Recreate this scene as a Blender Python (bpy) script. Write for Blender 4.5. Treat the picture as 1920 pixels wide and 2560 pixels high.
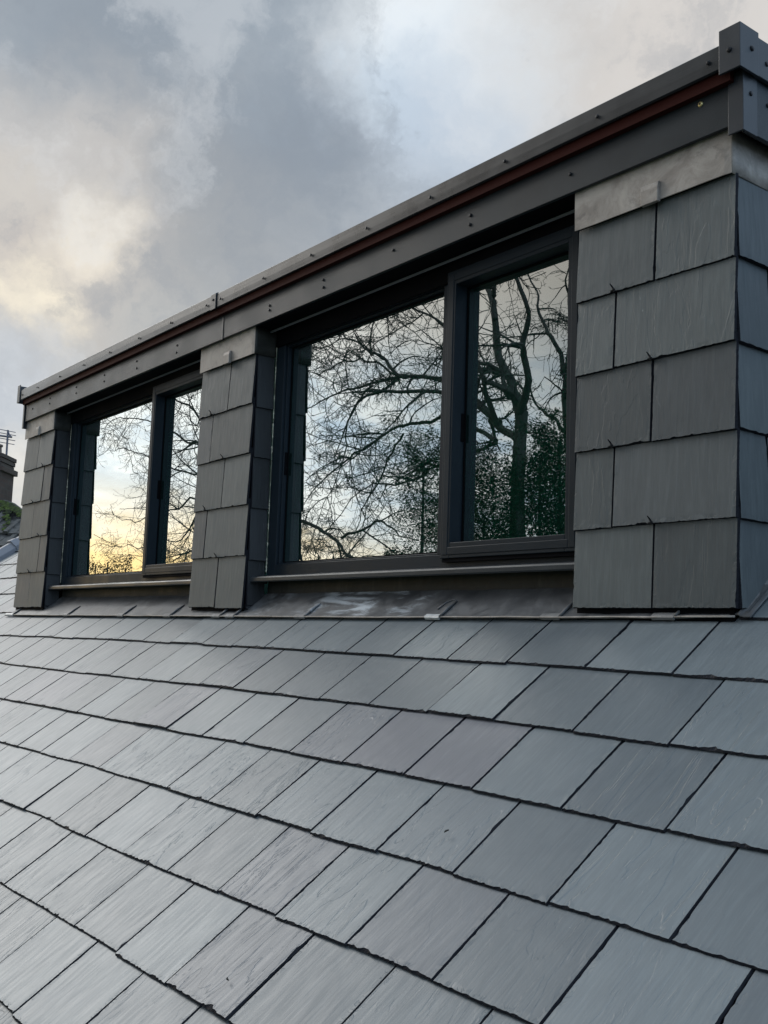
import bpy, bmesh, math, random
from mathutils import Vector, Matrix, noise as mn
R = math.radians
U = 0.2136                      # metres per building unit (one wall-slate course)
scn = bpy.context.scene
for o in list(bpy.data.objects): bpy.data.objects.remove(o)

# ------------------------------------------------------------------ camera
CAM = Vector((6.7155, -10.0140, -0.40696))
FWD = Vector((-0.78987017, 0.60202361, 0.11693031))
RGT = Vector((0.60901009, 0.79243357, 0.03399616))
UPV = Vector((0.07219301, -0.09806429, 0.99255809))
FPX = 2595.4
cd = bpy.data.cameras.new("camera"); cam = bpy.data.objects.new("camera", cd)
scn.collection.objects.link(cam)
cd.sensor_fit = 'VERTICAL'; cd.sensor_height = 36.0; cd.sensor_width = 27.0
cd.lens = 36.0 * FPX / 2560.0
cd.clip_start = 0.05; cd.clip_end = 3000
cam.matrix_world = Matrix(((RGT.x, UPV.x, -FWD.x, CAM.x*U), (RGT.y, UPV.y, -FWD.y, CAM.y*U),
                           (RGT.z, UPV.z, -FWD.z, CAM.z*U), (0, 0, 0, 1)))
scn.camera = cam
scn.view_settings.view_transform = 'Standard'; scn.view_settings.look = 'None'
scn.view_settings.exposure = 0.17; scn.view_settings.gamma = 1.0
try: scn.cycles.max_bounces = 8; scn.cycles.glossy_bounces = 5; scn.cycles.transparent_max_bounces = 12
except Exception: pass

def pix_dir(px, py): return (FWD + RGT*((px-960)/FPX) + UPV*((1280-py)/FPX))

# ------------------------------------------------------------------ node helper
class NT:
    def __init__(s, tree): s.t = tree; s.n = tree.nodes; s.l = tree.links
    def new(s, typ, **kw):
        nd = s.n.new(typ)
        for k, v in kw.items():
            if k.startswith('i_'):
                key = k[2:]; key = int(key) if key.isdigit() else key.replace('_', ' ')
                s.set(nd, key, v)
            else: setattr(nd, k, v)
        return nd
    def set(s, nd, key, v):
        sock = nd.inputs[key]
        if isinstance(v, bpy.types.NodeSocket): s.l.new(v, sock)
        else: sock.default_value = v
    def math(s, op, a, b=0.0, c=None, clamp=False):
        nd = s.n.new('ShaderNodeMath'); nd.operation = op; nd.use_clamp = clamp
        s.set(nd, 0, a); s.set(nd, 1, b)
        if c is not None: s.set(nd, 2, c)
        return nd.outputs[0]
    def vmath(s, op, a, b=None, out=0, scale=None):
        nd = s.n.new('ShaderNodeVectorMath'); nd.operation = op
        s.set(nd, 0, a)
        if b is not None: s.set(nd, 1, b)
        if scale is not None: s.set(nd, 3, scale)
        return nd.outputs[out]
    def mix(s, fac, a, b, mode='MIX'):
        nd = s.n.new('ShaderNodeMix'); nd.data_type = 'RGBA'; nd.blend_type = mode
        s.set(nd, 0, fac); s.set(nd, 6, a); s.set(nd, 7, b)
        return nd.outputs[2]
    def noise(s, vec, scale=5, detail=4, rough=0.5, dist=0.0, out='Fac', typ='FBM'):
        nd = s.n.new('ShaderNodeTexNoise'); s.set(nd, 'Vector', vec)
        try: nd.noise_type = typ
        except Exception: pass
        nd.inputs['Scale'].default_value = scale; nd.inputs['Detail'].default_value = detail
        nd.inputs['Roughness'].default_value = rough; nd.inputs['Distortion'].default_value = dist
        return nd.outputs[out]
    def mr(s, v, a, b, c=0.0, d=1.0, smooth=True):
        nd = s.n.new('ShaderNodeMapRange'); nd.interpolation_type = 'SMOOTHSTEP' if smooth else 'LINEAR'
        s.set(nd, 0, v); s.set(nd, 1, a); s.set(nd, 2, b); s.set(nd, 3, c); s.set(nd, 4, d)
        return nd.outputs[0]
def rgb(r, g, b): return (r, g, b, 1)
def lin(r, g, b):
    f = lambda c: (c/255/12.92) if c/255 <= .04045 else ((c/255+.055)/1.055)**2.4
    return (f(r), f(g), f(b), 1)

# ------------------------------------------------------------------ world: overcast evening sky with broken cloud
SUN_AZ, SUN_EL = R(-113), R(7)          # azimuth from +Y, towards -X
w = bpy.data.worlds.new("World"); scn.world = w; w.use_nodes = True
T = NT(w.node_tree); T.n.clear()
wo = T.new('ShaderNodeOutputWorld'); bg = T.new('ShaderNodeBackground'); bg.inputs[1].default_value = 0.1
T.l.new(bg.outputs[0], wo.inputs[0])
sky = T.new('ShaderNodeTexSky'); sky.sky_type = 'NISHITA'; sky.sun_disc = False
sky.sun_elevation = SUN_EL; sky.sun_rotation = SUN_AZ
tc = T.new('ShaderNodeTexCoord'); D = T.vmath('NORMALIZE', tc.outputs['Generated'])
sep = T.new('ShaderNodeSeparateXYZ'); T.l.new(D, sep.inputs[0])
zz = T.math('ADD', T.math('MAXIMUM', sep.outputs[2], 0.0), 0.28)
cx = T.math('DIVIDE', sep.outputs[0], zz); cy = T.math('DIVIDE', sep.outputs[1], zz)
cmb = T.new('ShaderNodeCombineXYZ'); T.set(cmb, 0, cx); T.set(cmb, 1, cy)
PL = cmb.outputs[0]
warp = T.noise(D, 5.0, 8, .62, out='Color'); warp2 = T.noise(D, 19.0, 8, .6, out='Color')
wv = T.vmath('ADD', T.vmath('SCALE', T.vmath('SUBTRACT', warp, (.5, .5, .5)), scale=.17), T.vmath('SCALE', T.vmath('SUBTRACT', warp2, (.5, .5, .5)), scale=.06))
DW = T.vmath('ADD', D, wv)
n1 = T.noise(PL, 1.35, 7, .56, .35)
n2 = T.noise(PL, 4.2, 6, .6, .2)
# base cloud tone: cool grey; each patch of light or dark is a soft lump of cloud in the sky
GREY = lin(176, 180, 184)
base = T.mix(T.mr(n1, .35, .68), lin(164, 169, 174), lin(196, 199, 201))
def lump(col_in, d, r0, r1, col, amt, wr=DW):
    v = Vector(d).normalized()
    dist = T.vmath('DISTANCE', wr, tuple(v), out=1)
    f = T.math('MULTIPLY', T.mr(dist, r0, r1, 1.0, 0.0), amt)
    return T.mix(f, col_in, col)
P = pix_dir
for (d, r0, r1, col, amt) in [
    (P(520, 230), .02, .27, lin(126, 136, 148), 1.0),      # dark bank, upper middle-left
    (P(820, 330), .02, .20, lin(134, 144, 156), .85),
    (P(120, 80), .02, .18, lin(156, 164, 172), .9),
    (P(330, 130), .02, .20, lin(138, 147, 157), .95),
    (P(660, 60), .02, .14, lin(150, 160, 170), .8),
    (P(420, 620), .02, .16, lin(158, 160, 162), .8),
    (P(300, 860), .02, .12, lin(178, 178, 176), .8),
    (P(1090, 130), .01, .14, lin(232, 238, 242), 1.0),     # bright break, top centre
    (P(1250, 160), .01, .10, lin(216, 226, 234), .85),
    (P(1000, 250), .01, .07, lin(196, 210, 222), .7),
    (P(1150, 340), .01, .14, lin(176, 190, 206), .8),
    (P(1720, 120), .03, .24, lin(208, 203, 198), .9),      # pale warm cloud, top right
    (P(80, 600), .02, .15, lin(196, 188, 180), .9),        # glow on the left
    (P(215, 590), .003, .065, lin(242, 232, 214), .95),
    (P(75, 765), .003, .055, lin(238, 228, 208), .95),
    (P(30, 490), .003, .04, lin(212, 206, 196), .7),
    (P(160, 400), .02, .12, lin(186, 184, 182), .7),
    (P(20, 1060), .02, .10, lin(192, 198, 208), .5),
    (P(60, 1180), .01, .05, lin(218, 214, 206), .8)]:
    base = lump(base, d, r0, r1, col, amt)
# streaky break-up
base = T.mix(T.math('MULTIPLY', T.mr(n2, .52, .72), .08), base, lin(228, 228, 224))
base = T.mix(T.math('MULTIPLY', T.mr(n2, .46, .30), .08), base, lin(140, 147, 156))
n3 = T.noise(T.vmath('ADD', D, T.vmath('SCALE', wv, scale=1.2)), 7.5, 10, .58, .15)
base = T.mix(T.math('MULTIPLY', T.mr(n3, .50, .68), .26), base, lin(226, 228, 230))
base = T.mix(T.math('MULTIPLY', T.mr(n3, .50, .34), .42), base, lin(134, 142, 152))
# opposite half of the sky (behind the camera): blue-grey breaks over a yellow sunset band
def azel(a, e): return (math.sin(R(a))*math.cos(R(e)), math.cos(R(a))*math.cos(R(e)), math.sin(R(e)))
behind = T.mr(T.vmath('DOT_PRODUCT', D, azel(-125, 0), out=1), .72, .90)
bk = T.mix(T.mr(n2, .38, .60), lin(190, 210, 228), lin(240, 244, 245))
bk = T.mix(T.mr(sep.outputs[2], .20, .34), bk, lin(226, 218, 208))
elw = T.math('ADD', sep.outputs[2], T.math('MULTIPLY', T.math('SUBTRACT', n2, .5), .14))
west = T.mr(T.vmath('DOT_PRODUCT', D, azel(-100, 0), out=1), .80, 1.0)
top_ = T.math('ADD', .072, T.math('MULTIPLY', west, .085))
bk = T.mix(T.mr(T.math('DIVIDE', elw, top_), 1.0, .25), bk, lin(255, 222, 158))
dull = T.mr(T.vmath('DOT_PRODUCT', D, azel(175, 25), out=1), .42, .82, 1.62, .50)  # unseen dim patch of sky added behind the camera, darkens right piers and fascia
bk = T.vmath('SCALE', bk, scale=dull)
base = T.mix(behind, base, bk)
# brighter cloud high overhead, bluer towards the east (+X)
base = T.mix(T.mr(sep.outputs[2], .60, .9, 0, .85), base, rgb(.86, 1.02, 1.16))
base = T.mix(T.mr(sep.outputs[0], .05, .6, 0, .9), base, rgb(.62, .88, 1.22))
cl = T.vmath('SCALE', base, scale=10.7)
low = T.mr(sep.outputs[2], -.05, .0)
fin = T.mix(.93, sky.outputs[0], cl)
T.l.new(fin, bg.inputs[0])

sl = bpy.data.lights.new("sun", 'SUN'); sun = bpy.data.objects.new("sun", sl); scn.collection.objects.link(sun)
sl.energy = .95; sl.angle = R(30); sl.color = (1.0, .98, .94)
sd = Vector(azel(-102, 32))
sun.rotation_euler = sd.to_track_quat('Z', 'Y').to_euler()

# ------------------------------------------------------------------ materials
def material(name):
    m = bpy.data.materials.new(name); m.use_nodes = True
    t = NT(m.node_tree); b = t.n['Principled BSDF']
    return m, t, b
def bump(t, b, h, strength=.3, dist=.002):
    nd = t.new('ShaderNodeBump'); nd.inputs['Strength'].default_value = strength
    nd.inputs['Distance'].default_value = dist; t.set(nd, 'Height', h)
    t.l.new(nd.outputs[0], b.inputs['Normal']); return nd
def obj_co(t): return t.new('ShaderNodeTexCoord').outputs['Object']
def scl(t, v, s): return t.vmath('MULTIPLY', v, s)

def slate_mat(name, colA, colB, colC, rough=.42, scuff=.14, relief=1.0, sm=.26):
    m, t, b = material(name)
    uv = t.new('ShaderNodeUVMap', uv_map='UVMap').outputs[0]
    at = t.new('ShaderNodeAttribute', attribute_name='tint').outputs['Color']
    sp = t.new('ShaderNodeSeparateColor'); t.set(sp, 0, at)
    r, e, q = sp.outputs[0], sp.outputs[1], sp.outputs[2]
    sk = scl(t, uv, (13.0, 1.3, 1))
    fine = t.noise(scl(t, uv, (40, 3.2, 1)), 1.0, 4, .6)
    streak = t.noise(sk, 1.0, 5, .6, .6)
    broad = t.noise(uv, 1.1, 3, .5, .4)
    c = t.mix(t.mr(r, .1, .9, smooth=False), colA, colB)
    c = t.mix(t.math('MULTIPLY', t.mr(q, .72, .9), .6), c, colC)
    c = t.mix(t.math('MULTIPLY', t.mr(streak, .38, .72), sm), c, t.mix(1.0, c, rgb(1.45, 1.42, 1.4), 'MULTIPLY'))
    c = t.mix(t.math('MULTIPLY', t.mr(broad, .6, .35), .35), c, t.mix(1.0, c, rgb(.74, .76, .8), 'MULTIPLY'))
    c = t.mix(t.math('MULTIPLY', t.mr(fine, .42, .68), .30), c, t.mix(1.0, c, rgb(1.4, 1.4, 1.38), 'MULTIPLY'))
    # pale scuffs and dust
    sc = t.noise(scl(t, uv, (9, 2.6, 1)), 1.0, 8, .75, 1.2)
    sc = t.math('MULTIPLY', t.mr(sc, .64, .76), t.mr(t.noise(uv, .9, 2, .5), .45, .65))
    c = t.mix(t.math('MULTIPLY', sc, scuff*3.2), c, rgb(.42, .44, .45))
    speck = t.noise(uv, 26, 2, .5)
    c = t.mix(t.math('MULTIPLY', t.mr(speck, .78, .84), .4), c, rgb(.5, .51, .5))
    # hewn edge is darker, fresh-broken stone
    c = t.mix(t.math('MULTIPLY', t.mr(e, 1.4, 2.0), .95), c, rgb(.012, .012, .016))
    t.set(b, 'Base Color', c)
    rg = t.mr(t.noise(scl(t, uv, (18, 1.6, 1)), 1.0, 5, .65), .3, .7, rough-.045, rough+.06)
    t.set(b, 'Roughness', rg)
    t.set(b, 'Specular IOR Level', t.mr(e, 1.4, 2.0, .6, .05))
    # riven surface: long low steps plus crescent flakes towards the edges
    rid = t.noise(scl(t, uv, (2.9, .62, 1)), 1.0, 5, .55, .7)
    def terrace(v, st, sh):        # flat cleavage planes joined by short sharp steps
        a = t.math('DIVIDE', v, st); fl = t.math('FLOOR', a); fr = t.math('SUBTRACT', a, fl)
        return t.math('MULTIPLY', t.math('ADD', fl, t.mr(fr, 1-sh, 1.0)), st)
    stp = terrace(rid, .17, .16)
    flake = t.noise(scl(t, uv, (6.5, 4, 1)), 1.0, 4, .55, 1.3)
    flk = t.math('MULTIPLY', t.math('SUBTRACT', terrace(flake, .15, .14), .45), t.math('MULTIPLY', t.mr(e, .0, 1.0), 1.1))
    rel = t.mr(t.math('FRACT', t.math('MULTIPLY', r, 7.31)), .25, .9, .08*relief, 1.2*relief)
    h = t.math('ADD', t.math('MULTIPLY', streak, .06), t.math('MULTIPLY', stp, rel))
    h = t.math('ADD', h, flk); h = t.math('ADD', h, t.math('MULTIPLY', fine, .09))
    h = t.math('ADD', h, t.math('MULTIPLY', broad, .45))
    bump(t, b, h, .75, .0055)
    return m
M = {}
M['slate'] = slate_mat('roof_slate', rgb(.086, .100, .108), rgb(.128, .146, .153), rgb(.130, .122, .137), .41)
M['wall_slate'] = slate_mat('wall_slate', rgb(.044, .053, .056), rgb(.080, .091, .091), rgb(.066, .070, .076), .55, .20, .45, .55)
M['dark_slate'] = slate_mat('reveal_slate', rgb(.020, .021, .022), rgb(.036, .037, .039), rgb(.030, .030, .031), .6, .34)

def lead_mat(name, c1, c2, c3, rough=.5, chalk=0.0):
    m, t, b = material(name); co = obj_co(t)
    a = t.noise(co, 9, 7, .68, .8); d = t.noise(scl(t, co, (26, 26, 5)), 1, 6, .65)
    c = t.mix(t.mr(a, .32, .68), c1, c2)
    c = t.mix(t.math('MULTIPLY', t.mr(d, .5, .75), .5), c, c3)
    c = t.mix(t.math('MULTIPLY', t.mr(t.noise(co, 16, 7, .7, .8), .54, .68), .6), c, t.mix(1, c, rgb(.45, .45, .47), 'MULTIPLY'))
    if chalk:
        sx = t.new('ShaderNodeSeparateXYZ'); t.set(sx, 0, co)
        zone = t.math('MULTIPLY', t.mr(sx.outputs[0], -9.2*U, -8.2*U), t.mr(sx.outputs[0], -5.4*U, -5.9*U))
        zone2 = t.math('MULTIPLY', t.mr(sx.outputs[0], -10.7*U, -10.2*U), t.mr(sx.outputs[0], -9.4*U, -9.9*U))
        zone = t.math('MAXIMUM', zone, t.math('MULTIPLY', zone2, .45))
        k = t.noise(scl(t, co, (4, 22, 12)), 1.0, 8, .72, .6)
        k = t.math('MULTIPLY', t.math('MULTIPLY', t.mr(k, .44, .60), zone), t.mr(t.noise(co, 9, 3, .5), .38, .55))
        c = t.mix(t.math('MULTIPLY', k, chalk), c, rgb(.62, .66, .69))
    t.set(b, 'Base Color', c); b.inputs['Metallic'].default_value = .15
    t.set(b, 'Roughness', t.mr(a, .3, .7, rough-.08, rough+.14))
    bump(t, b, t.math('ADD', t.noise(co, 9, 3, .5), t.math('MULTIPLY', a, .5)), .35, .006)
    return m
M['lead'] = lead_mat('weathered_lead', rgb(.22, .188, .162), rgb(.44, .385, .335), rgb(.29, .245, .205), .55)
M['lead_dark'] = lead_mat('dark_lead', rgb(.055, .056, .058), rgb(.10, .10, .102), rgb(.16, .157, .155), .45, .6)
M['lead_bright'] = lead_mat('bright_lead', rgb(.42, .42, .41), rgb(.58, .57, .55), rgb(.3, .28, .26), .4)
M['lead_clip'] = lead_mat('dull_lead_strap', rgb(.16, .155, .15), rgb(.26, .25, .24), rgb(.2, .19, .18), .45)
M['upstand'] = lead_mat('upstand_lead', rgb(.022, .021, .018), rgb(.05, .047, .04), rgb(.09, .085, .07), .6)

def paint_mat(name, col, rough=.4, grain=(60, 60, 60), bs=.15, metal=0.0, spec=.20, dirt=.3):
    m, t, b = material(name); co = obj_co(t)
    n = t.noise(co, 6, 5, .6, .3)
    c = t.mix(t.math('MULTIPLY', t.mr(n, .4, .75), dirt), col, rgb(min(1, col[0]*1.7+.01), min(1, col[1]*1.7+.01), min(1, col[2]*1.65+.01)))
    sp = t.noise(co, 70, 3, .6)
    c = t.mix(t.math('MULTIPLY', t.mr(sp, .72, .8), dirt*.6), c, rgb(.3, .3, .29))
    t.set(b, 'Base Color', c); t.set(b, 'Roughness', t.mr(n, .3, .7, rough-.05, rough+.08))
    b.inputs['Metallic'].default_value = metal; b.inputs['Specular IOR Level'].default_value = spec
    bump(t, b, t.noise(scl(t, co, grain), 1.0, 3, .6), bs, .0012)
    return m
ANTH = rgb(.013, .018, .022)
M['fascia'] = paint_mat('anthracite_fascia', ANTH, .36, (180, 1200, 700), .35, spec=.28)
M['trim'] = paint_mat('anthracite_trim', rgb(.011, .014, .017), .28, (1.5, 90, 90), .30, spec=.45)
M['cap'] = paint_mat('corner_cap_plastic', rgb(.030, .033, .038), .38, (200, 200, 200), .12, dirt=.5, spec=.35)
M['frame'] = paint_mat('anthracite_window_frame', rgb(.011, .017, .023), .42, (9, 9, 9), .06, dirt=.12, spec=.16)
M['sill'] = paint_mat('anthracite_sill', rgb(.035, .039, .043), .34, (12, 12, 12), .06, dirt=.25)
M['black'] = paint_mat('black_rubber_and_shade', rgb(.003, .003, .004), .8, (60, 60, 60), .1, dirt=.02, spec=.08)  # rubber seals, also the painted shade at the window heads
M['screw'] = paint_mat('dark_screw_head', rgb(.012, .012, .014), .32, (60, 60, 60), .05, dirt=.1)
M['brass'] = paint_mat('brass_screw_head', rgb(.55, .46, .22), .35, (60, 60, 60), .05, metal=.9, dirt=.1)
M['copper'] = paint_mat('aged_copper', rgb(.12, .08, .06), .4, (60, 60, 60), .1, metal=.6, dirt=.3)
M['foam'] = paint_mat('sealant_foam', rgb(.55, .52, .40), .8, (150, 150, 150), .6, dirt=.4)
M['cap_grey'] = paint_mat('grey_verge_cap', rgb(.22, .22, .24), .5, (60, 60, 60), .1, dirt=.2)
M['room'] = paint_mat('dim_room_plaster', rgb(.40, .80, .66), .9, (20, 20, 20), .1, dirt=.1)
M['felt'] = paint_mat('grey_roof_membrane', rgb(.07, .07, .075), .7, (40, 40, 40), .3)
M['render'] = paint_mat('cream_render', rgb(.5, .47, .41), .9, (40, 40, 40), .4)
m, t, b = material('red_primed_board'); co = obj_co(t)
nr = t.noise(scl(t, co, (1.5, 30, 30)), 1, 5, .6)
t.set(b, 'Base Color', t.mix(nr, rgb(.030, .006, .004), rgb(.052, .010, .007))); b.inputs['Roughness'].default_value = .7; b.inputs['Specular IOR Level'].default_value = .1
M['red'] = m
# coated glass: strong mirror coat over green body-tinted glass
def glass(name, fac, tint, body=0.0):
    m = bpy.data.materials.new(name); m.use_nodes = True; t = NT(m.node_tree); t.n.clear()
    o = t.new('ShaderNodeOutputMaterial'); g = t.new('ShaderNodeBsdfGlossy'); tr = t.new('ShaderNodeBsdfTransparent')
    g.inputs['Roughness'].default_value = 0.0; g.inputs['Color'].default_value = (.93, .98, .98, 1)
    tr.inputs[0].default_value = tint
    lw = t.new('ShaderNodeFresnel'); lw.inputs[0].default_value = 1.5
    co = obj_co(t)
    bp = t.new('ShaderNodeBump'); bp.inputs['Strength'].default_value = .12; bp.inputs['Distance'].default_value = .0012
    t.set(bp, 'Height', t.noise(co, 1.6, 1, .4)); t.l.new(bp.outputs[0], g.inputs['Normal'])
    mx = t.new('ShaderNodeMixShader'); t.set(mx, 0, t.math('ADD', lw.outputs[0], fac, clamp=True))
    df = t.new('ShaderNodeBsdfDiffuse'); df.inputs[0].default_value = (.015, .36, .28, 1)
    m2 = t.new('ShaderNodeMixShader'); m2.inputs[0].default_value = body; t.l.new(tr.outputs[0], m2.inputs[1]); t.l.new(df.outputs[0], m2.inputs[2])
    t.l.new(m2.outputs[0], mx.inputs[1]); t.l.new(g.outputs[0], mx.inputs[2]); t.l.new(mx.outputs[0], o.inputs[0])
    return m
M['glass'] = glass('coated_glass', .46, (.86, .98, .94, 1), .042)
M['glass_in'] = glass('inner_glass', .66, (.22, .72, .56, 1))
def bark(name, c1, c2):
    m, t, b = material(name); co = obj_co(t)
    n = t.noise(scl(t, co, (8, 8, 2)), 1, 6, .65)
    t.set(b, 'Base Color', t.mix(n, c1, c2)); b.inputs['Roughness'].default_value = .9
    bump(t, b, n, .6, .02); return m
M['bark'] = bark('bark', rgb(.018, .017, .014), rgb(.05, .045, .035))
def leafmat(name, c1, c2):
    m, t, b = material(name)
    oi = t.new('ShaderNodeTexCoord').outputs['Object']
    t.set(b, 'Base Color', t.mix(t.mr(t.noise(oi, 1.3, 3, .6), .3, .7), c1, c2)); b.inputs['Roughness'].default_value = .45
    return m
M['leaf'] = leafmat('dark_evergreen_leaf', rgb(.012, .028, .014), rgb(.035, .06, .02))
M['rust_leaf'] = leafmat('autumn_leaf', rgb(.10, .05, .02), rgb(.18, .09, .03))

# ------------------------------------------------------------------ mesh helpers (all coordinates in building units)
class MB:
    def __init__(s): s.v = []; s.f = []; s.uv = []; s.tint = []; s.smooth = False
    def add(s, vs, fs, tint=None, uvs=None):
        o = len(s.v); s.v += [tuple(v) for v in vs]
        for f in fs:
            s.f.append([o+i for i in f])
            s.tint.append([(tint[i] if isinstance(tint, list) else (tint or (0, 0, 0))) for i in f])
            s.uv.append([(uvs[i] if uvs else (0, 0)) for i in f])
    def box(s, x0, x1, y0, y1, z0, z1):
        vs = [(x, y, z) for x in (x0, x1) for y in (y0, y1) for z in (z0, z1)]
        s.add(vs, [(0, 1, 3, 2), (4, 6, 7, 5), (0, 4, 5, 1), (2, 3, 7, 6), (0, 2, 6, 4), (1, 5, 7, 3)])
    def prism(s, prof, axis, a, b):      # prof: list of 2-D points swept along an axis; 'x': (y,z)  'y': (x,z)
        n = len(prof)
        if axis == 'x': vs = [(a, p, q) for p, q in prof] + [(b, p, q) for p, q in prof]
        elif axis == 'y': vs = [(p, a, q) for p, q in prof] + [(p, b, q) for p, q in prof]
        else: vs = [(p, q, a) for p, q in prof] + [(p, q, b) for p, q in prof]
        s.add(vs, [tuple(range(n)), tuple(range(2*n-1, n-1, -1))] + [(i, i+n, (i+1) % n+n, (i+1) % n) for i in range(n)])
    def tube(s, pts, rad, n=6, cap=True):
        vs = []; pts = [Vector(p) for p in pts]; up = Vector((.13, .21, .97)).normalized()
        for i, p in enumerate(pts):
            d = (pts[min(i+1, len(pts)-1)] - pts[max(i-1, 0)])
            if d.length < 1e-9: d = Vector((0, 0, 1))
            d.normalize(); a = d.cross(up)
            if a.length < .1: a = d.cross(Vector((1, 0, 0)))
            a.normalize(); c = d.cross(a); r = rad[i] if isinstance(rad, (list, tuple)) else rad
            for k in range(n):
                th = 2*math.pi*k/n; vs.append(p + a*(r*math.cos(th)) + c*(r*math.sin(th)))
        fs = [(i*n+k, i*n+(k+1) % n, (i+1)*n+(k+1) % n, (i+1)*n+k) for i in range(len(pts)-1) for k in range(n)]
        if cap: fs += [tuple(range(n)), tuple(range((len(pts)-1)*n, len(pts)*n))[::-1]]
        s.add(vs, fs)
    def dome(s, c, nrm, r, h, n=10):
        nrm = Vector(nrm).normalized(); a = nrm.orthogonal().normalized(); b2 = nrm.cross(a); c = Vector(c)
        vs = []
        for (rr, hh) in ((1, 0), (1, .45), (.72, .85)):
            for k in range(n):
                th = 2*math.pi*k/n; vs.append(c + a*(r*rr*math.cos(th)) + b2*(r*rr*math.sin(th)) + nrm*(h*hh))
        vs.append(c + nrm*h); fs = []
        for l in range(2): fs += [(l*n+k, l*n+(k+1) % n, (l+1)*n+(k+1) % n, (l+1)*n+k) for k in range(n)]
        fs += [(2*n+k, 2*n+(k+1) % n, 3*n) for k in range(n)]
        s.add(vs, fs)
    def build(s, name, mat, parent=None, bevel=0, smooth=False, origin=None, recalc=True):
        me = bpy.data.meshes.new(name); off = Vector(origin or (0, 0, 0))
        me.from_pydata([((v[0]-off.x)*U, (v[1]-off.y)*U, (v[2]-off.z)*U) for v in s.v], [], s.f)
        if any(any(t != (0, 0, 0) for t in tt) for tt in s.tint[:4]) or any(u != (0, 0) for uu in s.uv[:4] for u in uu):
            ca = me.color_attributes.new('tint', 'FLOAT_COLOR', 'CORNER'); i = 0
            uvl = me.uv_layers.new(name='UVMap')
            for p, tt, uu in zip(me.polygons, s.tint, s.uv):
                for j in range(p.loop_total):
                    ca.data[p.loop_start+j].color = (*tt[j], 1); uvl.data[p.loop_start+j].uv = uu[j]
        me.materials.append(mat); me.update()
        if recalc:
            bm = bmesh.new(); bm.from_mesh(me); bmesh.ops.recalc_face_normals(bm, faces=bm.faces); bm.to_mesh(me); bm.free()
        if smooth:
            for p in me.polygons: p.use_smooth = True
        o = bpy.data.objects.new(name, me); scn.collection.objects.link(o)
        o.location = off*U
        if parent: o.parent = parent
        if bevel:
            bv = o.modifiers.new('bevel', 'BEVEL'); bv.width = bevel*U; bv.segments = 2; bv.limit_method = 'ANGLE'; bv.angle_limit = R(40)
        return o
def empty(name, loc=(0, 0, 0), parent=None):
    o = bpy.data.objects.new(name, None); scn.collection.objects.link(o); o.location = Vector(loc)*U
    o.empty_display_size = .2
    if parent: o.parent = parent
    return o
def tag(o, label=None, cat=None, group=None, kind=None):
    if label: o['label'] = label
    if cat: o['category'] = cat
    if group: o['group'] = group
    if kind: o['kind'] = kind
    return o
rnd = random.Random(11)
def sl_noise(a, b): return mn.noise(Vector((a, b, .37)))

# ------------------------------------------------------------------ slates
def slate(mb, frame, u0, u1, v0, v1, h0, h1, th, seed, jag=1.0, step=.05, dark_under=True):
    """one riven slate: (u,v) outline with hewn edges; frame(u,v,h) -> point"""
    rr = random.Random(seed); sa, sb = rr.random()*100, rr.random()*100
    tint_r, tint_q = rr.random(), rr.random()
    outl = []
    def seg(a, b, n, axis):
        for i in range(n):
            f = i/n; outl.append((a[0]+(b[0]-a[0])*f, a[1]+(b[1]-a[1])*f, axis))
    nu = max(4, int((u1-u0)/step)); nv = max(4, int((v1-v0)/(step*1.3)))
    seg((u0, v0), (u1, v0), nu, 0); seg((u1, v0), (u1, v1), nv, 1); seg((u1, v1), (u0, v1), 2, 2); seg((u0, v1), (u0, v0), nv, 3)
    n = len(outl); bot = []; top = []; inn = []
    for i, (u, v, ax) in enumerate(outl):
        k = i*.9
        w1 = (sl_noise(sa+k*.07, 3.1)*.012 + rr.uniform(-.004, .004))*jag
        be = (.005 + rr.random()**2*.012 + max(0, sl_noise(sb+k*.16, 9.2)-.30)*rr.uniform(.02, .10))*jag
        if ax == 0: be *= 1.6
        if ax == 2: w1 = be = 0
        e = .075
        du = dv = 0
        if ax == 0: dv = 1
        elif ax == 1: du = -1
        elif ax == 2: dv = -1
        else: du = 1
        cu = min(max(u, u0), u1); cv = v
        B = (cu+du*w1, cv+dv*w1)
        Tt = (min(max(cu+du*(w1+be), u0+.010), u1-.010), max(cv+dv*(w1+be), v0+.008))
        I = (min(max(cu+du*e, u0+e), u1-e), min(max(cv+dv*e, v0+e), v1-e))
        bot.append(B); top.append(Tt); inn.append(I)
    L = v1-v0
    tw = rr.uniform(-.006, .006)
    def H(u, v): return h0+(h1-h0)*(v-v0)/L + tw*(u-u0)/(u1-u0)
    vs = []; ti = []; uv = []
    ou, ov = rr.random()*50, rr.random()*50
    for (ring, dh, ed) in ((bot, -th, 2.0), (top, 0, 1.0), (inn, 0, 0.0)):
        for (u, v) in ring:
            vs.append(frame(u, v, H(u, v)+dh)); ti.append((tint_r, ed, tint_q)); uv.append((u+ou, v+ov))
    fs = []
    for i in range(n):
        j = (i+1) % n
        fs.append((n+i, n+j, 2*n+j, 2*n+i))
    fs.append(tuple(range(2*n, 3*n)))
    mb.add(vs, fs, ti, uv)
    # side faces use the broken-edge tint on all corners
    ti2 = [(tint_r, 2.0, tint_q)]*(3*n)
    mb.add(vs, [(i, (i+1) % n, n+(i+1) % n, n+i) for i in range(n)], ti2, uv)

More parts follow.
